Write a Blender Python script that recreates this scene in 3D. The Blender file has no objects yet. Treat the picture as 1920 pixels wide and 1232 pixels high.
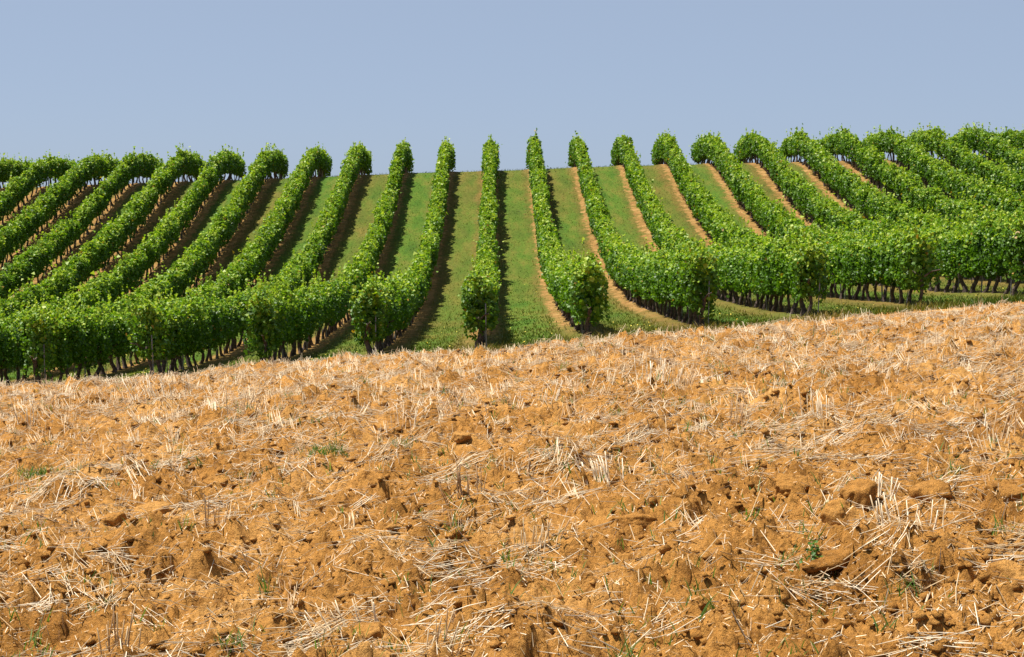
import bpy, bmesh, math
import numpy as np
from mathutils import Vector, Matrix

rng = np.random.default_rng(7)
scene = bpy.context.scene
col = scene.collection

# ------------------------------------------------------------------ camera
EYE = 1.6
F_PX, VX, VY = 2800.0, 934.0, 380.0          # focal length and the rows' vanishing point in 1920x1232 photo pixels
cam_d = bpy.data.cameras.new('camera')
cam_d.sensor_width = 36.0
cam_d.lens = F_PX / 1920 * 36.0
cam_d.clip_start = 0.05
cam_d.clip_end = 12000
cam = bpy.data.objects.new('camera', cam_d)
col.objects.link(cam)
cam.location = (0, 0, EYE)
PITCH = math.atan((616 - VY) / F_PX)
YAW = math.atan((960 - VX) / F_PX)
cam.rotation_euler = (math.pi / 2 - PITCH, 0, -YAW)
scene.camera = cam

# ------------------------------------------------------------------ sky and sun
SUN = Vector((-0.39, 0.11, 1.0)).normalized()
world = bpy.data.worlds.new('World')
scene.world = world
world.use_nodes = True
wn = world.node_tree.nodes
wl = world.node_tree.links
bg = wn['Background']
sky = wn.new('ShaderNodeTexSky')
sky.sky_type = 'NISHITA'
sky.sun_disc = False
sky.sun_elevation = math.asin(SUN.z)
sky.sun_rotation = math.atan2(SUN.x, SUN.y)
sky.altitude = 200
sky.air_density = 0.5
sky.dust_density = 1.0
sky.ozone_density = 3.0
hz = wn.new('ShaderNodeMix'); hz.data_type = 'RGBA'                 # even summer haze over the whole sky
hz.inputs[0].default_value = 0.74
hz.inputs[7].default_value = (3.3, 4.02, 5.2, 1)
wl.new(sky.outputs[0], hz.inputs[6])
wl.new(hz.outputs[2], bg.inputs[0])
bg.inputs[1].default_value = 0.066
sun_d = bpy.data.lights.new('sun', 'SUN')
sun_d.energy = 5.0
sun_d.angle = math.radians(0.53)
sun_d.color = (1.0, 0.95, 0.87)
sun = bpy.data.objects.new('sun', sun_d)
col.objects.link(sun)
sun.rotation_euler = SUN.to_track_quat('Z', 'Y').to_euler()
sun.location = SUN * 60

scene.view_settings.view_transform = 'Standard'
scene.view_settings.look = 'None'
scene.view_settings.exposure = 0.95
scene.view_settings.gamma = 1.0
scene.view_settings.use_curve_mapping = False

# ------------------------------------------------------------------ noise
def _h(ix, iy, s):
    h = (ix.astype(np.int64) * 374761393 + iy.astype(np.int64) * 668265263 + s * 2147483647 + 1013904223) & 0xFFFFFFFF
    h = ((h ^ (h >> 13)) * 1274126177) & 0xFFFFFFFF
    h = ((h ^ (h >> 16)) * 2246822519) & 0xFFFFFFFF
    return ((h ^ (h >> 15)) & 0xFFFFFF) / float(0x1000000)

def vnoise(x, y, s=0):
    x = np.asarray(x, float); y = np.asarray(y, float)
    ix = np.floor(x); iy = np.floor(y)
    fx = x - ix; fy = y - iy
    fx = fx * fx * fx * (fx * (fx * 6 - 15) + 10); fy = fy * fy * fy * (fy * (fy * 6 - 15) + 10)
    a = _h(ix, iy, s); b = _h(ix + 1, iy, s); c = _h(ix, iy + 1, s); d = _h(ix + 1, iy + 1, s)
    return (a + (b - a) * fx) * (1 - fy) + (c + (d - c) * fx) * fy

def fbm(x, y, s=0, o=4):
    t = 0; a = 0.5; n = 0
    for i in range(o):
        t = t + a * vnoise(x * 2 ** i + 17.3 * i, y * 2 ** i - 9.1 * i, s + i); n += a; a *= 0.5
    return t / n

def worley(x, y, s=0):
    """distance to the nearest scattered centre, to the second nearest, and the nearest centre's random value and offset"""
    ix = np.floor(x); iy = np.floor(y)
    d1 = np.full(np.shape(x), 9.0); d2 = d1.copy(); v = np.zeros(np.shape(x)); ox = v.copy(); oy = v.copy()
    for dx in (-1, 0, 1):
        for dy in (-1, 0, 1):
            cx = ix + dx; cy = iy + dy
            px = cx + _h(cx, cy, s) - x; py = cy + _h(cx, cy, s + 1) - y
            d = np.hypot(px, py)
            m = d < d1
            d2 = np.where(m, d1, np.minimum(d2, d))
            v = np.where(m, _h(cx, cy, s + 2), v); ox = np.where(m, px, ox); oy = np.where(m, py, oy)
            d1 = np.where(m, d, d1)
    return d1, d2, v, ox, oy

def sstep(a, b, x):
    t = np.clip((x - a) / (b - a), 0, 1)
    return t * t * (3 - 2 * t)

# ------------------------------------------------------------------ terrain shape (z = 0 is the field under the camera)
_PY = np.array([-400, -40, 0, 6, 10, 13, 15.5, 18, 22, 28, 35, 44, 51, 57, 62, 67, 72, 77, 81, 83.5, 85.5, 88, 90.5, 95, 105, 125, 170, 260, 3000])
_PZ = np.array([0.3, 0.25, 0.02, 0.0, -.01, -.032, -.082, -.20, -.66, -1.35, -1.75, -2.12, -2.2, -1.98, -1.45, -.62, .38, 1.55, 2.60, 3.2, 3.42, 3.36, 3.08, 2.3, .3, -2.2, -6, -8, -9])
def _pchip(xq, X, Y):
    h = np.diff(X); d = np.diff(Y) / h
    m = np.zeros_like(Y)
    m[0] = d[0]; m[-1] = d[-1]
    w1 = 2 * h[1:] + h[:-1]; w2 = h[1:] + 2 * h[:-1]
    ok = d[1:] * d[:-1] > 0
    with np.errstate(divide='ignore', invalid='ignore'):
        m[1:-1] = np.where(ok, (w1 + w2) / (w1 / d[:-1] + w2 / d[1:]), 0)
    xq = np.clip(np.asarray(xq, float), X[0], X[-1])
    i = np.clip(np.searchsorted(X, xq) - 1, 0, len(X) - 2)
    t = (xq - X[i]) / h[i]
    return ((2 * t**3 - 3 * t**2 + 1) * Y[i] + (t**3 - 2 * t**2 + t) * h[i] * m[i]
            + (-2 * t**3 + 3 * t**2) * Y[i + 1] + (t**3 - t**2) * h[i] * m[i + 1])
_SY = np.array([-400, 0, 20, 35, 50, 65, 84, 120, 400, 3000.]); _SA = np.array([.079, .079, .080, .097, .092, .064, .034, .02, .005, 0])
def base_z(x, y):
    x = np.asarray(x, float); y = np.asarray(y, float)
    xx = 60 * np.tanh(x / 60)
    return _pchip(y, _PY, _PZ) + _pchip(y, _SY, _SA) * xx - .00027 * xx * xx * sstep(58, 84, y)
def slope_z(x, y):
    return base_z(x, y) + 0.10 * (fbm(x / 7, y / 7, 3, 3) - .5) + 0.03 * (fbm(x / .8, y / .8, 9, 2) - .5)

def clod_layer(x, y, scale, amp, s, keep):
    d1, d2, v, ox, oy = worley(x / scale, y / scale, s)
    on = sstep(1 - keep - .1, 1 - keep + .1, v)
    v2 = (v * 7.31) % 1; v3 = (v * 13.7) % 1
    dp = 0
    for q in range(5):                                               # five broken sides
        an = 6.28 * v3 + 6.283 * q / 5 + .9 * ((v * (17.3 + 3.1 * q)) % 1)
        dp = np.maximum(dp, ox * np.cos(an) + oy * np.sin(an))
    dome = np.clip(1 - (dp / (.30 + .26 * v2)) ** 3.2, 0, 1)
    tilt = 1 + 1.3 * (ox * np.cos(6.28 * v3) + oy * np.sin(6.28 * v3))
    return amp * on * (dome ** .6) * np.clip(tilt, .2, 2) * (.5 + v2)

def soil_rough(x, y):
    qx = x + .05 * (fbm(x / .09, y / .09, 50, 3) - .5); qy = y + .05 * (fbm(x / .09, y / .09, 60, 3) - .5)
    z = .16 * (fbm(x / 1.5, y / 1.5, 20, 2) - .5)
    z = z + clod_layer(qx, qy, .50, .040, 100, .42)
    z = z + clod_layer(qx, qy, .22, .038, 110, .5)
    z = z + clod_layer(qx, qy, .09, .030, 120, .6) + clod_layer(qx + 3, qy, .045, .013, 125, .65)
    r = fbm(qx / .30, qy / .30, 130, 4)
    z = z - .14 * np.clip(.45 - r, 0, 1) / .45                       # hollows between the clods
    z = z + .05 * (fbm(x / .10, y / .10, 140, 4) - .5)
    return z - .03
def field_z(x, y):
    x = np.asarray(x, float); y = np.asarray(y, float)
    f = sstep(34, 28, y) * sstep(-20, 2, y) * sstep(60, 12, np.abs(x))
    return base_z(x, y) + soil_rough(x, y) * f

_cp, _sp, _cy, _sy = math.cos(PITCH), math.sin(PITCH), math.cos(YAW), math.sin(YAW)
def at(px, py, far=24.0):
    """where the sight line through a photo pixel meets the field"""
    u = (px - 960) / F_PX; v = (616 - py) / F_PX
    d = np.array([u, _cp + v * _sp, -_sp + v * _cp])
    d = np.array([d[0] * _cy + d[1] * _sy, -d[0] * _sy + d[1] * _cy, d[2]])
    t = np.linspace(4, far, 1500)
    h = EYE + d[2] * t - base_z(d[0] * t, d[1] * t)
    i = int(np.argmax(h < 0)) if (h < 0).any() else int(np.argmin(h))
    return d[0] * t[i], d[1] * t[i]

# ------------------------------------------------------------------ mesh helpers
def mesh_from(name, V, faces_list, attr=None, smooth=False):
    """faces_list: list of (n,k) index arrays; attr: per-vertex float (n,) or colour (n,3)"""
    me = bpy.data.meshes.new(name)
    V = np.asarray(V, np.float32)
    me.vertices.add(len(V)); me.vertices.foreach_set('co', V.ravel())
    loops = np.concatenate([f.ravel() for f in faces_list]).astype(np.int32)
    sizes = np.concatenate([np.full(len(f), f.shape[1]) for f in faces_list]).astype(np.int32)
    starts = np.concatenate([[0], np.cumsum(sizes)[:-1]]).astype(np.int32)
    me.loops.add(len(loops)); me.loops.foreach_set('vertex_index', loops)
    me.polygons.add(len(sizes)); me.polygons.foreach_set('loop_start', starts); me.polygons.foreach_set('loop_total', sizes)
    if smooth: me.polygons.foreach_set('use_smooth', np.ones(len(sizes), bool))
    if attr is not None:
        for nm, a in attr.items():
            a = np.asarray(a, np.float32)
            if a.ndim == 1:
                at_ = me.attributes.new(nm, 'FLOAT', 'POINT'); at_.data.foreach_set('value', a)
            else:
                at_ = me.attributes.new(nm, 'FLOAT_VECTOR', 'POINT'); at_.data.foreach_set('vector', a.ravel())
    me.update(calc_edges=True)
    return me

def obj(name, me, mat=None, parent=None, loc=(0, 0, 0), kind=None, label=None, cat=None, group=None):
    o = bpy.data.objects.new(name, me)
    if mat is not None and me is not None and not me.materials: me.materials.append(mat)
    o.location = loc
    if parent is not None: o.parent = parent
    if kind: o['kind'] = kind
    if label: o['label'] = label
    if cat: o['category'] = cat
    if group: o['group'] = group
    col.objects.link(o)
    return o

def grid_mesh(name, X, Y, Z, smooth=True, attr=None):
    n, m = X.shape
    V = np.stack([X, Y, Z], -1).reshape(-1, 3)
    i = np.arange(n * m).reshape(n, m)
    F = np.stack([i[:-1, :-1], i[:-1, 1:], i[1:, 1:], i[1:, :-1]], -1).reshape(-1, 4)
    return mesh_from(name, V, [F], attr, smooth)

# ------------------------------------------------------------------ materials
def mat_new(name):
    m = bpy.data.materials.new(name); m.use_nodes = True
    nt = m.node_tree
    return m, nt, nt.nodes, nt.links, nt.nodes['Principled BSDF']
def N(nt, t, **kw):
    n = nt.nodes.new(t)
    for k, v in kw.items(): setattr(n, k, v)
    return n
def noise(nt, vec, scale, detail=4, rough=.55):
    n = N(nt, 'ShaderNodeTexNoise'); n.inputs['Scale'].default_value = scale; n.inputs['Detail'].default_value = detail
    n.inputs['Roughness'].default_value = rough
    nt.links.new(vec, n.inputs['Vector']); return n.outputs['Fac']
ALB = .80                                                            # overall reflectance of the dry summer surfaces
def ramp(nt, fac, stops, k=ALB):
    r = N(nt, 'ShaderNodeValToRGB'); e = r.color_ramp.elements
    while len(e) > 1: e.remove(e[-1])
    e[0].position = stops[0][0]; e[0].color = (*[k * c for c in stops[0][1]], 1)
    for p, c in stops[1:]:
        q = e.new(p); q.color = (*[k * a for a in c], 1)
    nt.links.new(fac, r.inputs[0]); return r.outputs[0]
def mix(nt, fac, a, b, blend='MIX'):
    m = N(nt, 'ShaderNodeMix', data_type='RGBA', blend_type=blend)
    for s, v in ((m.inputs[0], fac), (m.inputs[6], a), (m.inputs[7], b)):
        if isinstance(v, (int, float)): s.default_value = v
        elif isinstance(v, tuple): s.default_value = (*v, 1)
        else: nt.links.new(v, s)
    return m.outputs[2]
def math_(nt, op, a, b=None, c=None):
    m = N(nt, 'ShaderNodeMath', operation=op)
    for i, v in enumerate((a, b, c)):
        if v is None: continue
        if isinstance(v, (int, float)): m.inputs[i].default_value = v
        else: nt.links.new(v, m.inputs[i])
    return m.outputs[0]
def bump(nt, h, dist, strength=1.0, normal=None):
    b = N(nt, 'ShaderNodeBump'); b.inputs['Distance'].default_value = dist; b.inputs['Strength'].default_value = strength
    nt.links.new(h, b.inputs['Height'])
    if normal is not None: nt.links.new(normal, b.inputs['Normal'])
    return b.outputs[0]
def geo_pos(nt): return N(nt, 'ShaderNodeNewGeometry').outputs['Position']
def attr(nt, name, vec=False):
    a = N(nt, 'ShaderNodeAttribute', attribute_name=name)
    return a.outputs['Vector'] if vec else a.outputs['Fac']

def soil_material():
    m, nt, nd, lk, bs = mat_new('orange_clay_soil')
    p = geo_pos(nt)
    c = ramp(nt, noise(nt, p, 1.3, 5), [(.3, (.36, .160, .032)), (.52, (.51, .243, .056)), (.72, (.66, .355, .108))])
    c2 = ramp(nt, noise(nt, p, 26, 4, .6), [(.3, (.55, .5, .45)), (.5, (1, 1, 1)), (.75, (1.25, 1.22, 1.18))], 1)
    c = mix(nt, 1.0, c, c2, 'MULTIPLY')
    sp = noise(nt, p, 190, 2)
    c = mix(nt, math_(nt, 'MULTIPLY', math_(nt, 'GREATER_THAN', sp, .69), .55), c, (.68, .50, .28))
    lk.new(c, bs.inputs['Base Color'])
    bs.inputs['Roughness'].default_value = .95
    bs.inputs['Specular IOR Level'].default_value = .12
    n1 = bump(nt, noise(nt, p, 38, 6, .65), .038, 1.0)
    n2 = bump(nt, noise(nt, p, 150, 3, .6), .006, .8, n1)
    lk.new(n2, bs.inputs['Normal'])
    return m

ROW0, SP, HALF_SOIL = -.17 * 2.5, 2.5, .46
Y0, Y1 = 33.8, 90.3
def slope_material():
    m, nt, nd, lk, bs = mat_new('mown_grass_and_soil')
    p = geo_pos(nt)
    sx = N(nt, 'ShaderNodeSeparateXYZ'); lk.new(p, sx.inputs[0])
    u = math_(nt, 'DIVIDE', math_(nt, 'SUBTRACT', sx.outputs[0], ROW0), SP)
    wob = math_(nt, 'MULTIPLY_ADD', noise(nt, p, 2.4, 7, .8), .52, -.26)
    uw = math_(nt, 'ADD', u, wob)
    dist = math_(nt, 'PINGPONG', math_(nt, 'ADD', uw, 0.0), .5)                 # 0 on a row, .5 mid-alley
    parity = math_(nt, 'PINGPONG', math_(nt, 'ADD', math_(nt, 'FLOOR', u), 0.0), 1.0)
    inrows = math_(nt, 'MULTIPLY', math_(nt, 'GREATER_THAN', sx.outputs[1], Y0 - .3), 1.0)
    soil_f = N(nt, 'ShaderNodeMapRange', interpolation_type='SMOOTHSTEP'); lk.new(dist, soil_f.inputs[0])
    soil_f.inputs[1].default_value = .125; soil_f.inputs[2].default_value = .19; soil_f.inputs[3].default_value = 1; soil_f.inputs[4].default_value = 0
    fade = N(nt, 'ShaderNodeMapRange', interpolation_type='SMOOTHSTEP')
    right = math_(nt, 'MULTIPLY', math_(nt, 'MAXIMUM', math_(nt, 'SUBTRACT', sx.outputs[0], 3.0), 0.0), 2.3)        # weedier towards the right
    lk.new(math_(nt, 'MULTIPLY_ADD', noise(nt, p, .9, 4), 9.0, math_(nt, 'SUBTRACT', sx.outputs[1], right)), fade.inputs[0])
    fade.inputs[1].default_value = 41; fade.inputs[2].default_value = 48; fade.inputs[3].default_value = .12
    patch = N(nt, 'ShaderNodeMapRange', interpolation_type='SMOOTHSTEP'); lk.new(noise(nt, p, 3.2, 5, .7), patch.inputs[0])
    patch.inputs[1].default_value = .36; patch.inputs[2].default_value = .52; patch.inputs[3].default_value = .15
    soilmask = math_(nt, 'MULTIPLY', math_(nt, 'MULTIPLY', math_(nt, 'MULTIPLY', soil_f.outputs[0], inrows), fade.outputs[0]), patch.outputs[0])
    mp = N(nt, 'ShaderNodeMapping'); lk.new(p, mp.inputs[0]); mp.inputs['Scale'].default_value = (1.0, .22, 1.0)
    ps = mp.outputs[0]
    g = ramp(nt, noise(nt, ps, 1.3, 5, .6), [(.3, (.045, .115, .011)), (.5, (.085, .155, .016)), (.7, (.165, .165, .028))])
    dry = ramp(nt, noise(nt, ps, 1.6, 5, .6), [(.3, (.085, .10, .016)), (.5, (.155, .12, .025)), (.75, (.23, .14, .042))])
    edge = N(nt, 'ShaderNodeMapRange', interpolation_type='SMOOTHSTEP'); lk.new(dist, edge.inputs[0])
    edge.inputs[1].default_value = .18; edge.inputs[2].default_value = .36; edge.inputs[3].default_value = .55; edge.inputs[4].default_value = 0
    dryf = math_(nt, 'ADD', math_(nt, 'MULTIPLY', edge.outputs[0], inrows), math_(nt, 'MULTIPLY_ADD', parity, .36, math_(nt, 'MULTIPLY_ADD', noise(nt, ps, .5, 4), 1.9, -.90)))
    cl = N(nt, 'ShaderNodeClamp'); lk.new(dryf, cl.inputs[0])
    g = mix(nt, cl.outputs[0], g, dry)
    g = mix(nt, 1.0, g, ramp(nt, noise(nt, p, 9, 4, .7), [(.3, (.6, .6, .55)), (.55, (1, 1, 1)), (.8, (1.35, 1.3, 1.2))], 1), 'MULTIPLY')
    s = ramp(nt, noise(nt, p, 2.2, 6, .65), [(.3, (.19, .10, .032)), (.5, (.33, .18, .056)), (.72, (.47, .29, .115))])
    c = mix(nt, soilmask, g, s)
    lk.new(c, bs.inputs['Base Color'])
    bs.inputs['Roughness'].default_value = .95; bs.inputs['Specular IOR Level'].default_value = .1
    lk.new(bump(nt, noise(nt, p, 7, 5, .7), .09, .9), bs.inputs['Normal'])
    return m

def leaf_material(name, stops, trans=.36, gloss=.30):
    m, nt, nd, lk, bs = mat_new(name)
    v = attr(nt, 'var')
    c = ramp(nt, v, stops)
    lk.new(c, bs.inputs['Base Color'])
    bs.inputs['Roughness'].default_value = .5
    bs.inputs['Specular IOR Level'].default_value = gloss
    tr = N(nt, 'ShaderNodeBsdfTranslucent')
    lk.new(mix(nt, 1.0, c, (1.25, 1.35, .55), 'MULTIPLY'), tr.inputs[0])
    ms = N(nt, 'ShaderNodeMixShader'); ms.inputs[0].default_value = trans
    lk.new(bs.outputs[0], ms.inputs[1]); lk.new(tr.outputs[0], ms.inputs[2])
    lk.new(ms.outputs[0], nd['Material Output'].inputs['Surface'])
    return m

def plain(name, stops, rough=.85, scale=20, spec=.2, from_attr=False, bumpd=0):
    m, nt, nd, lk, bs = mat_new(name)
    p = N(nt, 'ShaderNodeTexCoord').outputs['Object']
    f = attr(nt, 'var') if from_attr else noise(nt, p, scale, 4)
    lk.new(ramp(nt, f, stops), bs.inputs['Base Color'])
    bs.inputs['Roughness'].default_value = rough; bs.inputs['Specular IOR Level'].default_value = spec
    if bumpd: lk.new(bump(nt, noise(nt, p, scale * 2, 4, .6), bumpd), bs.inputs['Normal'])
    return m

M_soil = soil_material()
M_slope = slope_material()
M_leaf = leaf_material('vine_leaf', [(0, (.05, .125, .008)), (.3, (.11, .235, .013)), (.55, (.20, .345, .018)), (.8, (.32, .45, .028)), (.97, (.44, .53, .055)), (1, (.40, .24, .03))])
M_grass = leaf_material('grass_blade', [(0, (.045, .09, .010)), (.4, (.095, .13, .015)), (.7, (.17, .15, .03)), (1, (.32, .24, .09))], .3, .1)
M_weed = leaf_material('weed_leaf', [(0, (.05, .13, .025)), (.6, (.11, .23, .04)), (1, (.24, .32, .09))], .35, .25)
M_straw = plain('dry_straw', [(0, (.17, .09, .04)), (.25, (.40, .23, .10)), (.5, (.56, .39, .20)), (.75, (.72, .56, .35)), (1, (.88, .75, .55))], .55, spec=.35, from_attr=True)
M_bark = plain('vine_bark', [(.3, (.045, .034, .028)), (.5, (.105, .078, .064)), (.75, (.24, .18, .155))], .95, 14, .1, bumpd=.012)
M_post = plain('weathered_post', [(.3, (.16, .155, .15)), (.6, (.30, .29, .28)), (.8, (.44, .43, .42))], .8, 18, .2, bumpd=.004)
M_flower = plain('yellow_petal', [(0, (.75, .5, .03)), (1, (.85, .72, .12))], .6, from_attr=True)

# ------------------------------------------------------------------ ground, field, slope
def nonuni(a, b, n, p=2.0):
    t = np.linspace(0, 1, n); return a + (b - a) * t ** p
gx = np.concatenate([-nonuni(90, 3500, 24, 2.5)[::-1], np.linspace(-85, 85, 60), nonuni(90, 3500, 24, 2.5)])
gy = np.concatenate([-nonuni(40, 3000, 16, 2.5)[::-1], np.linspace(-38, 128, 70), nonuni(130, 4000, 30, 2.5)])
GX, GY = np.meshgrid(gx, gy)
inner = (np.abs(GX) < 84) & (GY > -36) & (GY < 126)
GZ = base_z(GX, GY) - np.where(inner, .6, 0.0)
obj('ground', grid_mesh('ground', GX, GY, GZ), M_slope, kind='structure', label='open grassland reaching beyond the hill', cat='ground')

t_in = np.linspace(-1, 1, 520)
t_out = 1 + nonuni(.004, 1, 26, 2.2)
T = np.concatenate([-t_out[::-1], t_in, t_out])
ys = [4.1]
while ys[-1] < 20.5: ys.append(ys[-1] * 1.0043)
while ys[-1] < 33: ys.append(ys[-1] + .22)
ys = np.array(list(np.linspace(-35, 4.0, 60)) + ys)
YY = ys[:, None] + 0 * T[None, :]
W = (.47 * np.clip(YY, 4, 99) + .3)
XX = np.where(np.abs(T)[None, :] <= 1, T[None, :] * W, np.sign(T)[None, :] * (W + (np.abs(T)[None, :] - 1) * (85 - W)))
stepm = np.maximum(np.gradient(ys)[:, None] + 0 * T[None, :], np.abs(np.gradient(XX, axis=1)))
rough_f = sstep(.5, .05, stepm)
ZZ = base_z(XX, YY) + (soil_rough(XX, YY) + rng.normal(0, .0052, XX.shape)) * rough_f * sstep(34, 28, YY)
obj('stubble_field', grid_mesh('stubble_field', XX, YY, ZZ, False), M_soil, kind='structure', label='orange clay field with harvested straw stubble', cat='field')

sy = np.concatenate([np.linspace(31.5, 92, 210), np.linspace(92.6, 127, 30)])
sx_ = np.linspace(-84, 84, 280)
SX, SY = np.meshgrid(sx_, sy)
SZ = slope_z(SX, SY) + .05 * sstep(.5, .2, np.abs(((SX - ROW0) / SP + .5) % 1 - .5) * 2) * sstep(34.5, 36, SY) - .25 * sstep(33.2, 31.6, SY)
obj('vineyard_slope', grid_mesh('vineyard_slope', SX, SY, SZ), M_slope, kind='structure', label='grassy vineyard slope with bare soil strips under the vines', cat='slope')

# ------------------------------------------------------------------ leaves
def norm(v): return v / np.maximum(np.linalg.norm(v, axis=-1, keepdims=True), 1e-9)
def leaf_cloud(P, Nrm, size, var, r, lobed, tri=False):
    """each leaf folded along its midrib; lobed leaves get a broad five-sided outline"""
    n = len(P)
    down = np.tile([0, 0, -1.0], (n, 1)) + r.normal(0, .55, (n, 3))
    tip = norm(down - Nrm * np.sum(down * Nrm, 1, keepdims=True))
    side = np.cross(Nrm, tip)
    s = size[:, None]; fold = (r.uniform(-.1, .32, n) * size)[:, None]
    if lobed:
        base = P - tip * s * .45; tp = P + tip * s * .62 - Nrm * s * .12
        l1 = P - tip * s * .42 + side * s * .42 + Nrm * fold; l2 = P + tip * s * .12 + side * s * .60 + Nrm * fold * 1.2
        r1 = P - tip * s * .42 - side * s * .42 + Nrm * fold; r2 = P + tip * s * .12 - side * s * .60 + Nrm * fold * 1.2
        V = np.stack([base, l1, l2, tp, r2, r1], 1).reshape(-1, 3)
        i = np.arange(n)[:, None] * 6
        F = np.concatenate([i + np.array([0, 1, 2, 3]), i + np.array([0, 3, 4, 5])])
        return V, F, np.repeat(var, 6)
    if tri:                                                          # far leaves: one pointed face each
        V = np.stack([P - tip * s * .45 - side * s * .62, P - tip * s * .45 + side * s * .62, P + tip * s * .75], 1).reshape(-1, 3)
        return V, np.arange(n * 3).reshape(-1, 3), np.repeat(var, 3)
    base = P - tip * s * .5; tp = P + tip * s * .6
    l = P + side * s * .56 + Nrm * fold; rr = P - side * s * .56 + Nrm * fold
    V = np.stack([base, l, tp, rr], 1).reshape(-1, 3)
    i = np.arange(n)[:, None] * 4
    F = np.concatenate([i + np.array([0, 1, 2]), i + np.array([0, 2, 3])])
    return V, F, np.repeat(var, 4)

def row_x(k, y):
    return ROW0 + SP * k + .10 * (vnoise(np.asarray(y, float) / 14, np.full(np.shape(y), k * 3.7), 77) - .5) + .05 * (vnoise(np.asarray(y, float) / 3, np.full(np.shape(y), k * 1.7), 78) - .5)
def canopy(k, y):
    kk = np.full(np.shape(y), k * 5.13)
    w = .335 + .28 * (fbm(y / 1.1, kk, 31, 3) - .5)
    top = 1.62 + .34 * (fbm(y / .9, kk + 40, 33, 3) - .5) + .34 * (fbm(y / .22, kk + 140, 34, 2) - .5)
    bot = .51 + .38 * (fbm(y / .8, kk + 80, 35, 3) - .5)
    e = sstep(1.1, 0, y - Y0)
    weak = vnoise(y / .62, kk + 200, 36) ** 3 * (1 - e)               # weaker vines leave dips
    top = top - .30 * weak; w = w - .10 * weak; bot = bot + .10 * weak
    return w + .05 * e, top + .05 * e, bot - .12 * e

def seen(x, y, margin=1.5): return np.abs(x) < .352 * y + margin

def vine_foliage(k, r):
    xmid = ROW0 + SP * k
    segs = np.arange(Y0, Y1, 1.0)
    dens = []; 
    for y in segs:
        if not seen(xmid, y): dens.append(60); continue
        dens.append(2000 if y < 40 else 1350 if y < 46 else 1000 if y < 54 else 900)
    dens = np.array(dens)
    y = np.concatenate([a + r.random(d) for a, d in zip(segs, dens)])
    near = np.concatenate([np.full(d, (a < 38) and d > 200) for a, d in zip(segs, dens)])
    sparse = np.concatenate([np.full(d, d < 200) for d in dens])
    n = len(y)
    y = y - .12 * (y < Y0 + .3)
    w, top, bot = canopy(k, y)
    # cross-section: a rounded box walked round by angle, the shell pushed in and out by clumps
    th = r.uniform(0, 2 * np.pi, n)
    sel = r.random(n) < .25
    th = np.where(sel, r.normal(np.pi / 2, .55, n), th)
    cx, cz = np.cos(th), np.sin(th)
    q = 1 / (np.abs(cx) ** 4.5 + np.abs(cz) ** 4.5) ** (1 / 4.5)
    clump = fbm(y / .34 + 50, th * 1.35 + k * 9.1, 41, 3)
    hole = vnoise(y / .22, th * 2.0 + k * 4.1, 46)
    depth = 1 + .72 * (clump - .5) - np.abs(r.normal(0, .13, n)) - .30 * (hole < .25)
    inside = r.random(n) < .20
    depth = np.where(inside, r.uniform(.15, .8, n), depth)
    hx = w * q * cx * depth
    hz = (top + bot) / 2 + (top - bot) / 2 * q * cz * depth
    # shoots that stick out of the hedge
    sh = r.random(n) < .115
    up = r.random(n) < .6
    shy = np.floor(y / .13)
    on = _h(shy, shy * 0 + k, 91) > .55
    ext = r.random(n) ** 1.3 * (  .14 + .52 * _h(shy, shy * 0 + k, 92))
    sx0 = (_h(shy, shy * 0 + k, 93) - .5) * 1.1 * w
    ox = sx0 + (_h(shy, shy * 0 + k, 94) - .5) * .5 * ext
    sh &= on
    hx = np.where(sh & up, ox, np.where(sh, hx * (1 + ext * 1.5), hx))
    hz = np.where(sh & up, top - .06 + ext, np.where(sh, hz + ext * .1, hz))
    y = np.where(sh & up, (shy + .5) * .13 + r.normal(0, .03, n) + ext * .3 * (_h(shy, shy * 0 + k, 95) - .5), y)
    X = row_x(k, y) + hx
    Z = slope_z(X * 0 + row_x(k, y), y) + hz
    P = np.stack([X, y, Z], 1)
    out = np.stack([cx * 1.0, r.normal(0, .25, n), cz * .9], 1)
    e0 = y < Y0 + .35; out[:, 1] -= e0 * .9
    e1 = y > Y1 - .35; out[:, 1] += e1 * .9
    Nr = norm(out * .5 + np.array([-.08, -.05, .45]) + r.normal(0, .7, (n, 3)))
    size = r.uniform(.052, .098, n) * np.where(y < 40, .84, np.where(y < 46, .98, np.where(y < 54, 1.1, 1.25))) * np.where(sparse, 2.3, 1) * np.where(inside, 1.5, 1) * np.where(sh, .85, 1)
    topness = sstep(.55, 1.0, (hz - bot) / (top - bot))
    brt = r.random(n) < .05 + .31 * topness  # bright leaves imitate sunlit flecks in the colour, more of them near the top
    var = np.clip(np.where(brt, .70, .20) + .12 * r.normal(0, 1, n) + .22 * topness + .25 * sh + .22 * (vnoise(y / 1.7, np.full(n, k * 2.2), 71) - .5), 0.02, .95)  # yellower top: young shoots, plus sunlit top and shaded sides painted into leaf colour
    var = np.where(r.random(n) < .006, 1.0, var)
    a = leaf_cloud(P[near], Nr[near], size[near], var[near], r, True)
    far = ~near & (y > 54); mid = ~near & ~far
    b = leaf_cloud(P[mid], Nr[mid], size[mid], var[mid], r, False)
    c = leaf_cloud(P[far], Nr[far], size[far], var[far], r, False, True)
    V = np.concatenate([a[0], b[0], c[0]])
    return mesh_from('vine_foliage', V, [a[1], b[1] + len(a[0]), c[1] + len(a[0]) + len(b[0])], {'var': np.concatenate([a[2], b[2], c[2]])})

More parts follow.
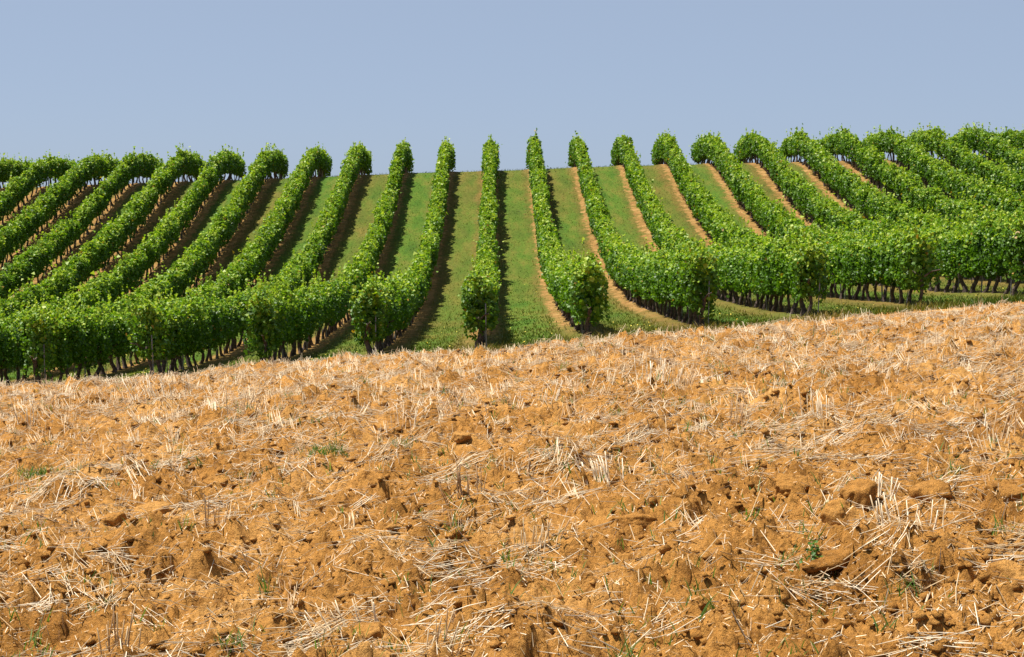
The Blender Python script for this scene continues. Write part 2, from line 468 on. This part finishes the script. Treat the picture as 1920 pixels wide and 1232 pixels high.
# ------------------------------------------------------------------ trunks and posts
def tube(path, rad, n=6, cap=True, twist=0.0):
    path = np.asarray(path, float); V = []; 
    for i, p in enumerate(path):
        d = path[min(i + 1, len(path) - 1)] - path[max(i - 1, 0)]; d = d / np.linalg.norm(d)
        a = np.cross(d, [0.3, 1, .1]); a /= np.linalg.norm(a); b = np.cross(d, a)
        for j in range(n):
            t = 2 * np.pi * j / n + twist * i
            V.append(p + (a * np.cos(t) + b * np.sin(t)) * rad[i] * (1 + .18 * math.sin(3.1 * j + 2.3 * i)))
    F = []
    for i in range(len(path) - 1):
        for j in range(n):
            F.append([i * n + j, i * n + (j + 1) % n, (i + 1) * n + (j + 1) % n, (i + 1) * n + j])
    caps = [list(range((len(path) - 1) * n, len(path) * n))] if cap else []
    return np.array(V), np.array(F), caps

def join(parts):
    V = []; Q = []; off = 0; C = []
    for v, f, caps in parts:
        V.append(v); Q.append(f + off); C += [[i + off for i in c] for c in caps]; off += len(v)
    L = [np.concatenate(Q)]
    L += [np.array([c]) for c in C]
    return np.concatenate(V), L

trunk_meshes = []
for i in range(9):
    r = np.random.default_rng(300 + i)
    zs = np.array([-.12, .0, .12, .26, .42, .56, .70])
    lean = r.normal(0, .10, 2)
    bx = lean[0] * zs + .035 * np.sin(zs * 9 + r.uniform(0, 6)); by = lean[1] * 1.8 * zs + .05 * np.sin(zs * 7 + r.uniform(0, 6))
    rad = np.array([.07, .06, .05, .044, .043, .047, .04]) * r.uniform(.75, 1.2)
    main = tube(np.stack([bx, by, zs], 1), rad, 7, True, .25)
    top = np.array([bx[-2], by[-2], zs[-2]])
    arms = []
    for s in (-1, 1):
        q = [top, top + [0.02 * s, .10 * s, .10], top + [.0, .26 * s, .20], top + [0, .46 * s, .24]]
        arms.append(tube(q, [.03, .024, .018, .012], 5))
    V, L = join([main] + arms)
    trunk_meshes.append(mesh_from('trunk', V, L, smooth=True))
    trunk_meshes[-1].materials.append(M_bark)
v, f, c = tube([[0, 0, -.2], [0, 0, .7], [.004, .003, 1.5]], [.02, .02, .02], 6)
post_mesh = mesh_from('post', v, [f, np.array(c)]); post_mesh.materials.append(M_post)
v, f, c = tube([[0, 0, -.2], [0, 0, .5], [.003, .02, 1.05]], [.013, .013, .013], 6)
end_post_mesh = mesh_from('end_post', v, [f, np.array(c)]); end_post_mesh.materials.append(M_post)
v, f, c = tube([[0, 0, -.1], [0, 0, .4], [.004, .0, .95]], [.0105, .0105, .0105], 5)
stake_mesh = mesh_from('stake', v, [f, np.array(c)]); stake_mesh.materials.append(M_post)

ORD = ['', 'first', 'second', 'third', 'fourth', 'fifth', 'sixth', 'seventh', 'eighth', 'ninth', 'tenth', 'eleventh', 'twelfth', 'thirteenth', 'fourteenth', 'fifteenth']
KL, KR = -13, 13
for k in range(KL, KR + 1):
    r = np.random.default_rng(1000 + k)
    if k == 0: lab = 'leafy green vine row standing upright at the centre, running straight up the slope'
    else: lab = 'leafy green vine row, %s to the %s of the straight central row' % (ORD[abs(k)], 'left' if k < 0 else 'right')
    x0 = float(row_x(k, np.array([Y0]))[0])
    row = obj('vine_row', None, loc=(0, 0, 0), label=lab, cat='vine row', group='parallel vine rows on the slope')
    bz = float(slope_z(x0, Y0)); row.location = (x0, Y0, bz)
    def put(name, me, x, y, z, rz=0, s=1.0, tx=0, ty=0):
        o = obj(name, me, parent=row, loc=(x - x0, y - Y0, z - bz)); o.rotation_euler = (tx, ty, rz); o.scale = (s, s, s); return o
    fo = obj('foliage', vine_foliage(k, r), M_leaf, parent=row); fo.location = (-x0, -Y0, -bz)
    y = Y0 + .12; j = 0
    while y < Y1 - .1:
        x = float(row_x(k, np.array([y]))[0])
        if seen(x, y, 2.5):
            z = float(slope_z(x, y)) + .03
            put('trunk', trunk_meshes[int(r.integers(9))], x + r.normal(0, .025), y, z, r.choice([0, math.pi]) + r.normal(0, .25), r.uniform(.88, 1.12), 0, r.normal(0, .05))
            if j % 6 == 4: put('post', post_mesh, x + .05, y + .42, z, r.uniform(0, 3), 1, r.normal(0, .02), r.normal(0, .03))
            elif r.random() < .45: put('stake', stake_mesh, x + r.normal(0, .04), y + r.uniform(.05, .4), z, r.uniform(0, 3), 1, r.normal(0, .05), r.normal(0, .05))
            if j == 0 and k % 3 != 1: put('end_post', end_post_mesh, x + .16, y - .16, z, 0, 1, r.normal(0, .03), r.normal(0, .03))
        y += .78 + r.uniform(-.12, .12); j += 1

# ------------------------------------------------------------------ grass on the slope
def blades(x, y, z, h, w, lean, var, r, tri=True):
    n = len(x); a = r.uniform(0, 2 * np.pi, n); la = r.uniform(0, 2 * np.pi, n)
    P = np.stack([x, y, z], 1); s = np.stack([np.cos(a), np.sin(a), 0 * a], 1) * (w / 2)[:, None]
    d = np.stack([np.cos(la) * lean, np.sin(la) * lean, h], 1)
    mid = P + d * .55 + np.array([0, 0, 1]) * (h * .12)[:, None]
    V = np.stack([P - s, P + s, mid - s * .7, mid + s * .7, P + d], 1).reshape(-1, 3)
    i = np.arange(n)[:, None] * 5
    return V, [i + np.array([0, 1, 3, 2]), i + np.array([2, 3, 4])], np.repeat(var, 5)

r = np.random.default_rng(55)
n = 520000
y = Y0 - 1.8 + (Y1 + 4 - Y0) * r.random(n) ** 1.5
x = r.uniform(-1, 1, n) * (.352 * y + 1.5)
u = (x - ROW0) / SP
du = np.abs((u + .5) % 1 - .5)
keep = (du > .19 + .06 * (vnoise(x / .4, y / .4, 5) - .5)) | (y < Y0 - .1) | (r.random(n) < .11)
keep &= r.random(n) < .35 + .8 * fbm(x / 1.2, y / 1.2, 8, 3)
keep &= r.random(n) < .28
x, y, u, du = x[keep], y[keep], u[keep], du[keep]; n = len(x)
par = (np.floor(u).astype(int) % 2)
dryv = np.clip(.32 + .15 * par + .35 * sstep(.36, .2, du) + .8 * (fbm(x / 3.5, y / 3.5, 15, 3) - .5) + r.normal(0, .14, n), 0, 1)
tall = sstep(Y0 + 1.5, Y0 - .5, y) + .8 * sstep(83, 86, y) + .5 * (du < .24)
h = r.uniform(.03, .075, n) * (1 + 1.6 * tall * r.random(n)); wd = r.uniform(.012, .03, n)
V, F, va = blades(x, y, slope_z(x, y) + .0, h, wd, h * r.uniform(.2, 1.0, n), dryv, r)
obj('alley_grass', mesh_from('alley_grass', V, F, {'var': va}), M_grass, kind='stuff', label='short mown grass growing in the alleys between vine rows', cat='grass')

n = 900
y = Y0 + 26 * r.random(n) ** 1.3; x = r.uniform(-1, 1, n) * (.35 * y); u = (x - ROW0) / SP; du = np.abs((u + .5) % 1 - .5)
kk = (du > .22) & (r.random(n) < .8 * fbm(x / 2, y / 2, 18, 2) + .1); x, y = x[kk], y[kk]; n = len(x)
P = np.stack([x, y, slope_z(x, y) + .07], 1)
Vf, Ff, vf = leaf_cloud(P, norm(r.normal(0, .3, (n, 3)) + np.array([0, -.2, 1])), r.uniform(.02, .035, n), r.random(n), r, True)
obj('yellow_wildflowers', mesh_from('yellow_wildflowers', Vf, [Ff], {'var': vf}), M_flower, kind='stuff', label='tiny yellow wildflowers dotted over the grass alleys', cat='flowers')

# ------------------------------------------------------------------ field: clods
def ico(sub):
    bm = bmesh.new(); bmesh.ops.create_icosphere(bm, subdivisions=sub, radius=1.0)
    V = np.array([v.co[:] for v in bm.verts]); F = np.array([[v.index for v in f.verts] for f in bm.faces]); bm.free(); return V, F

def clod_shape(V, r, cuts=9, noise_a=.10):
    d = norm(V); R = np.ones(len(d))
    for q in range(cuts):                                            # broken faces
        nrm = norm(r.normal(0, 1, 3)) if q else norm(np.array([r.normal(0, .2), r.normal(0, .2) - .15, 1])); lim = r.uniform(.55, .9) if q else .55
        c = d @ nrm
        R = np.minimum(R, np.where(c > .05, lim / np.maximum(c, .05), 9))
    R = R * (1 + noise_a * (fbm(d[:, 0] * 3 + 10 + r.random() * 50, d[:, 1] * 3 + d[:, 2] * 2.3, int(r.integers(999)), 4) - .5) * 2)
    return d * R[:, None]

I1 = np.array([[1, 0, 0], [-1, 0, 0], [0, 1, 0], [0, -1, 0], [0, 0, 1], [0, 0, -1.]]); IF1 = np.array([[0, 2, 4], [2, 1, 4], [1, 3, 4], [3, 0, 4], [2, 0, 5], [1, 2, 5], [3, 1, 5], [0, 3, 5]])
r = np.random.default_rng(77)
n = 26000
yc = 4.3 + 14 * r.random(n) ** 1.25; xc = r.uniform(-1, 1, n) * (.36 * yc + .4)
kk = r.random(n) < .25 + 1.0 * sstep(.42, .62, fbm(xc / .5, yc / .5, 210, 3)); xc, yc = xc[kk], yc[kk]; n = len(xc)
sz = .006 + .030 * r.random(n) ** 4
Vs = []
shapes = [I1 * r.uniform(.7, 1.25, (6, 1)) + r.normal(0, .14, (6, 3)) for _ in range(14)]
zc = field_z(xc, yc)
for i in range(n):
    a = r.uniform(0, 6.28); ca, sa = math.cos(a), math.sin(a)
    s = shapes[int(r.integers(14))] * sz[i] * np.array([r.uniform(.8, 1.4), r.uniform(.8, 1.3), r.uniform(.5, .9)])
    Vs.append(np.stack([s[:, 0] * ca - s[:, 1] * sa + xc[i], s[:, 0] * sa + s[:, 1] * ca + yc[i], s[:, 2] + zc[i] + sz[i] * .12], 1))
F = (np.arange(n)[:, None, None] * len(I1) + IF1[None]).reshape(-1, 3)
obj('soil_crumbs', mesh_from('soil_crumbs', np.concatenate(Vs), [F], smooth=False), M_soil, kind='stuff', label='loose crumbs of orange soil scattered over the field', cat='soil')

I4, IF4 = ico(4)
CLODS = [  # photo pixel, width m, depth m, height m, label
    (1482, 940, .15, .13, .085, 'pale flat-topped soil clod near the straw, right of the picture centre'),
    (820, 972, .13, .12, .08, 'rounded pale clod with dark shadow, left of centre in the field'),
    (1185, 968, .16, .12, .075, 'wide low clod casting a dark shadow right of the field centre'),
    (690, 1012, .14, .13, .09, 'tilted smooth-faced clod below and left of the field centre'),
    (285, 938, .16, .13, .075, 'broad pale slab of soil at the left of the field'),
    (210, 970, .11, .10, .09, 'upright clod beside the broad pale slab at left'),
    (1612, 965, .10, .14, .12, 'tall ridged clod with stubble standing on top, right side'),
    (1570, 985, .10, .11, .09, 'clod leaning against the tall ridged clod at right'),
    (1755, 945, .15, .12, .09, 'grainy brown clod near the right edge of the field'),
    (1885, 935, .16, .13, .08, 'dark lumpy clod at the right edge of the field'),
    (1905, 1085, .13, .12, .11, 'large orange clod cut by the lower right edge'),
    (925, 915, .10, .09, .06, 'square brown clod just above the field centre'),
    (725, 805, .15, .12, .06, 'flat sunlit clod in the upper field, left of centre'),
    (715, 770, .10, .09, .08, 'small steep clod with dark right side in the upper field'),
    (1150, 842, .11, .10, .05, 'small flat clod just right of the tall pale stubble tuft'),
    (865, 862, .07, .07, .05, 'little pointed clod in the middle of the upper field'),
    (680, 1170, .13, .12, .08, 'smooth orange clod at the bottom, left of centre'),
    (1405, 715, .17, .13, .07, 'pale clod among dense straw in the upper right field'),
    (1560, 1068, .17, .11, .07, 'angular clod beside the leafy green weed at lower right'),
    (410, 890, .13, .12, .07, 'grainy clod amid straw in the left of the field'),
]
for i, (px, py, a, b, c, lab) in enumerate(CLODS):
    r = np.random.default_rng(4000 + i)
    x, y = at(px, py)
    s = clod_shape(I4, r, 12, .13) * np.array([a, b, c]) * .88
    s = s * (1 + .16 * (fbm(s[:, 0] * 70 + 5, s[:, 1] * 70 + s[:, 2] * 57, 5, 4) - .5))[:, None]
    o = obj('soil_clod', mesh_from('soil_clod', s, [IF4], smooth=True), M_soil, loc=(x, y, float(field_z(x, y)) + c * .22), label=lab, cat='clod', group='large clods in the field')
    o.rotation_euler = (r.normal(.08, .1), r.normal(0, .12), r.normal(0, .3))

# ------------------------------------------------------------------ field: straw
def straws(A, B, rad, var, r, n=4, bent=True):
    """thin slightly bent stalks from A to B"""
    d = norm(B - A); ref = np.where(np.abs(d[:, 2:3]) > .8, np.array([[1., 0, 0]]), np.array([[0, 0, 1.]]))
    p = norm(np.cross(d, ref)); q = np.cross(d, p)
    L = np.linalg.norm(B - A, axis=1)
    mid = (A + B) / 2 + (p * r.normal(0, .03, len(A))[:, None] + q * r.normal(0, .02, len(A))[:, None]) * L[:, None]
    rings = []
    for C, k in (((A, 1.0), (mid, 1.0), (B, .8)) if bent else ((A, 1.0), (B, .8))):
        for j in range(n):
            t = 2 * math.pi * j / n
            rings.append(C + (p * math.cos(t) * 1.25 + q * math.sin(t) * .8) * (rad * k)[:, None])
    g_ = 3 if bent else 2; V = np.stack(rings, 1).reshape(-1, 3); m = g_ * n
    loc = []
    for g in range(g_ - 1):
        for j in range(n): loc.append([g * n + j, g * n + (j + 1) % n, (g + 1) * n + (j + 1) % n, (g + 1) * n + j])
    F = (np.arange(len(A))[:, None, None] * m + np.array(loc)[None]).reshape(-1, 4)
    E = np.concatenate([np.arange(len(A))[:, None] * m + np.arange((g_ - 1) * n, g_ * n)[None], np.arange(len(A))[:, None] * m + np.arange(n)[None]])
    return V, [F, E], np.repeat(var, m)

r = np.random.default_rng(88)
A = []; B = []; R = []; VV = []
def lying(x, y, ang, L, lift):
    dx, dy = np.cos(ang) * L / 2, np.sin(ang) * L / 2
    xa, ya, xb, yb = x - dx, y - dy, x + dx, y + dy
    zm = field_z(x, y)
    za = np.maximum(field_z(xa, ya), zm - .35 * L); zb = np.maximum(field_z(xb, yb), zm - .35 * L)
    bow = np.maximum(zm - (za + zb) / 2, 0)
    return np.stack([xa, ya, za + bow * .8 + lift], 1), np.stack([xb, yb, zb + bow * .8 + lift * r.uniform(.3, 2.2, len(x))], 1)
# mats of combed straw
ncl = 3500
yc = 4.3 + 17 * r.random(ncl) ** .68; xc = r.uniform(-1, 1, ncl) * (.36 * yc + .5)
dens = .12 + 1.5 * sstep(.43, .60, fbm(xc / .9, yc / .55, 310, 3)) + .35 * sstep(9, 16, yc)
kk = r.random(ncl) < dens * .62; xc, yc = xc[kk], yc[kk]
cnt = r.integers(4, 20, len(xc))
idx = np.repeat(np.arange(len(xc)), cnt); n = len(idx)
ang_c = np.where(r.random(len(xc)) < .6, r.normal(.15, .5, len(xc)), r.uniform(0, 3.14, len(xc)))
sp_c = r.uniform(.03, .09, len(xc))
x = xc[idx] + r.normal(0, 1, n) * sp_c[idx] * 1.1; y = yc[idx] + r.normal(0, 1, n) * sp_c[idx]
ang = ang_c[idx] + r.normal(0, .22, n)
L = r.uniform(.06, .19, n) * (.7 + .5 * r.random(len(xc))[idx])
a, b = lying(x, y, ang, L, r.uniform(.003, .03, n)); A.append(a); B.append(b)
R.append(r.uniform(.0011, .0026, n)); VV.append(np.clip((.38 + .58 * r.random(len(xc)))[idx] + r.normal(0, .13, n), 0, 1))
# single stalks every which way
n = 27000
y = 4.3 + 17 * r.random(n) ** .70; x = r.uniform(-1, 1, n) * (.36 * y + .5)
kk = r.random(n) < .28 + .9 * sstep(.36, .62, fbm(x / .7, y / .5, 320, 3)) + .3 * sstep(9, 15, y); x, y = x[kk], y[kk]; n = len(x)
a, b = lying(x, y, r.uniform(0, 6.28, n), r.uniform(.05, .21, n), r.uniform(.002, .03, n)); A.append(a); B.append(b)
R.append(r.uniform(.0011, .0026, n)); VV.append(np.clip(r.normal(.66, .24, n), 0, 1))
# chaff
n = 42000
y = 4.2 + 12 * r.random(n) ** 1.1; x = r.uniform(-1, 1, n) * (.36 * y + .5)
a, b = lying(x, y, r.uniform(0, 6.28, n), r.uniform(.008, .04, n), r.uniform(.001, .008, n)); A.append(a); B.append(b)
R.append(r.uniform(.001, .0022, n)); VV.append(np.clip(r.normal(.68, .2, n), 0, 1))
allV, allF, allv, off = [], [], [], 0
for q in range(3):
    if q < 2:
        V, F, va = straws(A[q], B[q], R[q], VV[q], r, 3, q == 0)
    else:                                                            # flat flakes
        d = norm(B[q] - A[q]); p = norm(np.cross(d, norm(r.normal(0, .35, d.shape) + np.array([0, 0, 1.])))) * (R[q] * .9)[:, None]
        V = np.stack([A[q] - p, A[q] + p, B[q] + p * .7, B[q] - p * .7], 1).reshape(-1, 3)
        F = [np.arange(len(V)).reshape(-1, 4)]; va = np.repeat(VV[q], 4)
    allV.append(V); allF += [f + off for f in F]; allv.append(va); off += len(V)
V, F, va = np.concatenate(allV), allF, np.concatenate(allv)
obj('loose_straw', mesh_from('loose_straw', V, F, {'var': va}), M_straw, kind='stuff', label='loose dry straw strewn over the orange soil', cat='straw')

def tuft(x, y, n, hgt, spread, fan, lean, r, base=(0, 0), bright=.7):
    bx = x + r.normal(0, spread, n); by = y + r.normal(0, spread * .55, n)
    L = hgt * r.uniform(.55, 1.05, n)
    dx = (bx - x) * fan / max(spread, .01) * .10 + lean[0] + r.normal(0, .10, n); dy = lean[1] + r.normal(0, .14, n)
    d = norm(np.stack([dx, dy, np.ones(n)], 1))
    a = np.stack([bx, by, field_z(bx, by) - .015], 1)
    return a, a + d * L[:, None], r.uniform(.0020, .0038, n), np.clip(bright + r.normal(0, .14, n), 0, 1)
# small standing stubble all over, denser towards the brow
nt_ = 4300
yc = 4.6 + 17 * r.random(nt_) ** .56; xc = r.uniform(-1, 1, nt_) * (.36 * yc + .4)
kk = r.random(nt_) < .20 + .8 * sstep(7.5, 14, yc); xc, yc = xc[kk], yc[kk]; m = len(xc)
idx = np.repeat(np.arange(m), r.integers(2, 9, m)); n = len(idx)
sp_c = r.uniform(.015, .05, m); lx = r.normal(0, .40, m); ly = r.normal(0, .40, m); hc = r.uniform(.05, .15, m); bc = r.choice([.2, .4, .6, .8], m)
bx = xc[idx] + r.normal(0, 1, n) * sp_c[idx]; by = yc[idx] + r.normal(0, .6, n) * sp_c[idx]
d = norm(np.stack([lx[idx] + r.normal(0, .14, n), ly[idx] + r.normal(0, .14, n), np.ones(n)], 1))
a = np.stack([bx, by, field_z(bx, by) - .012], 1)
V, F, va = straws(a, a + d * (hc[idx] * r.uniform(.55, 1.05, n))[:, None], r.uniform(.0017, .0034, n), np.clip(bc[idx] + r.normal(0, .13, n), 0, 1), r, 3, False)
obj('standing_stubble', mesh_from('standing_stubble', V, F, {'var': va}), M_straw, kind='stuff', label='short stubble stalks standing all over the field', cat='stubble')

TUFTS = [  # photo pixel of the base, stalks, height, spread, fan, lean, brightness, label
    (1128, 900, 26, .17, .055, .8, (-.25, .05), .92, 'tallest pale stubble tuft, fanned upright near the field centre'),
    (1240, 712, 26, .22, .10, .9, (.1, 0), .9, 'bright stubble tuft near the brow, right of centre'),
    (1275, 720, 16, .26, .05, .6, (.15, 0), .45, 'brown stubble tuft right beside the bright brow tuft'),
    (1548, 790, 16, .24, .08, .9, (.0, 0), .9, 'pale spiky stubble tuft at the right of the upper field'),
    (290, 745, 24, .28, .13, .9, (-.3, 0), .85, 'pale stubble fan near the brow at left'),
    (760, 800, 9, .17, .05, .5, (0, 0), .85, 'small pale stubble tuft near flat clod in the upper field'),
    (1030, 745, 9, .24, .04, .5, (.25, 0), .9, 'slim pale stubble tuft below the central vine row'),
    (870, 940, 14, .20, .05, .9, (-.15, 0), .22, 'dark brown stubble tuft left of the field centre'),
    (990, 900, 8, .14, .03, .6, (.1, 0), .3, 'thin brown stubble tuft just left of the tallest pale tuft'),
    (395, 985, 8, .22, .04, .4, (.05, 0), .25, 'brown upright stubble stalks at the left of the field'),
    (215, 1225, 12, .22, .03, .4, (.03, 0), .38, 'brown stubble tuft at the bottom left'),
    (1390, 790, 14, .18, .06, .9, (.2, 0), .35, 'brown stubble tuft left of the pale spiky tuft'),
    (1640, 960, 9, .13, .04, .7, (.1, 0), .9, 'pale stubble on top of the tall ridged clod at right'),
    (1700, 1000, 20, .16, .07, 1.0, (-.1, 0), .85, 'pale fanned stubble right of the tall ridged clod'),
    (830, 1220, 10, .14, .04, .7, (.2, 0), .5, 'short stubble tuft at the bottom centre'),
    (60, 800, 10, .24, .05, .5, (-.1, 0), .8, 'pale stubble tuft at the far left of the upper field'),
    (470, 790, 14, .22, .07, 1.0, (.3, 0), .35, 'leaning brown stubble tuft in the upper left field'),
    (1870, 830, 14, .20, .07, .8, (.1, 0), .35, 'brown stubble tuft at the right edge of the field'),
    (1010, 1010, 16, .15, .06, 1.2, (.1, 0), .6, 'splayed stubble tuft in the field centre'),
    (660, 1150, 14, .13, .06, 1.2, (-.4, 0), .75, 'leaning pale stubble tuft at the bottom left of centre'),
]
for i, (px, py, n, h, s, fan, lean, br, lab) in enumerate(TUFTS):
    r = np.random.default_rng(6000 + i)
    x, y = at(px, py)
    a, b, rr, v = tuft(x, y, n, h * 1.05, s, fan, lean, r, bright=br)
    o0 = np.array([x, y, float(field_z(x, y))])
    V, F, va = straws(a - o0, b - o0, rr * 1.15, v, r, 5)
    obj('stubble_tuft', mesh_from('stubble_tuft', V, F, {'var': va}), M_straw, loc=o0, label=lab, cat='stubble tuft', group='stubble tufts in the field')

# ------------------------------------------------------------------ field: weeds
def weed_mesh(x, y, n, h, spread, r, broad=False):
    bx = r.normal(0, spread, n); by = r.normal(0, spread * .6, n)
    bz = field_z(x + bx, y + by) - float(field_z(x, y))
    hh = h * r.uniform(.4, 1.1, n)
    V, F, va = blades(bx, by, bz, hh, r.uniform(.003, .007, n) * (1 if not broad else 1.2), hh * r.uniform(.2, 1.1, n), np.clip(r.normal(.5, .25, n), 0, 1), r)
    if broad:
        m = n * 5
        P = np.stack([r.normal(0, spread, m), r.normal(0, spread * .6, m), 0 * np.zeros(m)], 1)
        P[:, 2] = field_z(x + P[:, 0], y + P[:, 1]) - float(field_z(x, y)) + r.uniform(.005, h * .8, m)
        V2, F2, v2 = leaf_cloud(P, norm(r.normal(0, .5, (m, 3)) + np.array([0, 0, 1])), r.uniform(.009, .019, m), np.clip(r.normal(.35, .2, m), 0, 1), r, True)
        F = F + [F2 + len(V)]; V = np.concatenate([V, V2]); va = np.concatenate([va, v2])
    return mesh_from('weed', V, F, {'var': va})
WEEDS = [
    (1545, 1070, 26, .05, .05, True, 'leafy green weed at the lower right of the field'),
    (605, 855, 170, .085, .065, False, 'dense green weed patch in the left upper field'),
    (70, 888, 180, .085, .065, False, 'wide green weed patch at the left edge'),
    (500, 1100, 14, .12, .02, False, 'upright grass weed between straw at lower left'),
    (757, 842, 60, .09, .045, False, 'small grass weed patch left of the field centre'),
    (910, 850, 30, .06, .06, False, 'sparse green weed above the field centre'),
    (1165, 765, 40, .08, .06, False, 'small green weed near the brow right of centre'),
    (1275, 757, 26, .10, .04, False, 'green weed below the bright brow stubble tuft'),
    (850, 990, 22, .10, .04, False, 'thin grass weed beside the rounded pale clod'),
    (1335, 1165, 18, .11, .04, False, 'grass weed at the bottom right of centre'),
    (1785, 900, 40, .06, .04, False, 'low green weed at the right of the field'),
    (1880, 1010, 16, .10, .03, False, 'slender grass weed at the right edge'),
    (215, 1100, 20, .06, .03, False, 'little green weed at the lower left'),
    (840, 1195, 16, .09, .04, False, 'grass weed at the bottom centre'),
    (435, 1215, 34, .08, .045, False, 'grass weed patch at the bottom left'),
    (1170, 1220, 34, .10, .045, False, 'tall thin grass weeds at the bottom right of centre'),
    (1690, 1110, 20, .09, .05, False, 'thin grass weed at the lower right of the field'),
    (1060, 700, 30, .07, .06, False, 'tiny green weed near the brow below the centre row'),
    (150, 885, 70, .08, .05, False, 'thin green weed right of the wide left patch'),
]
for i, (px, py, n, h, s, br, lab) in enumerate(WEEDS):
    r = np.random.default_rng(7000 + i)
    x, y = at(px, py)
    obj('green_weed', weed_mesh(x, y, n, h, s, r, br), M_weed, loc=(x, y, float(field_z(x, y))), label=lab, cat='weed', group='green weeds in the field')
r = np.random.default_rng(99)
nc = 1200
yc = 4.4 + 13 * r.random(nc); xc = r.uniform(-1, 1, nc) * (.36 * yc + .4)
kk = fbm(xc / 1.1, yc / 1.1, 410, 2) > .45; xc, yc = xc[kk], yc[kk]
idx = np.repeat(np.arange(len(xc)), r.integers(2, 10, len(xc))); n = len(idx)
x = xc[idx] + r.normal(0, .03, n); y = yc[idx] + r.normal(0, .02, n); h = r.uniform(.02, .08, n)
V, F, va = blades(x, y, field_z(x, y) - .003, h, r.uniform(.004, .008, n), h * r.uniform(.2, 1, n), np.clip(r.normal(.5, .25, n), 0, 1), r)
obj('sprouting_grass', mesh_from('sprouting_grass', V, F, {'var': va}), M_weed, kind='stuff', label='sparse green grass sprouting between the straw', cat='grass')
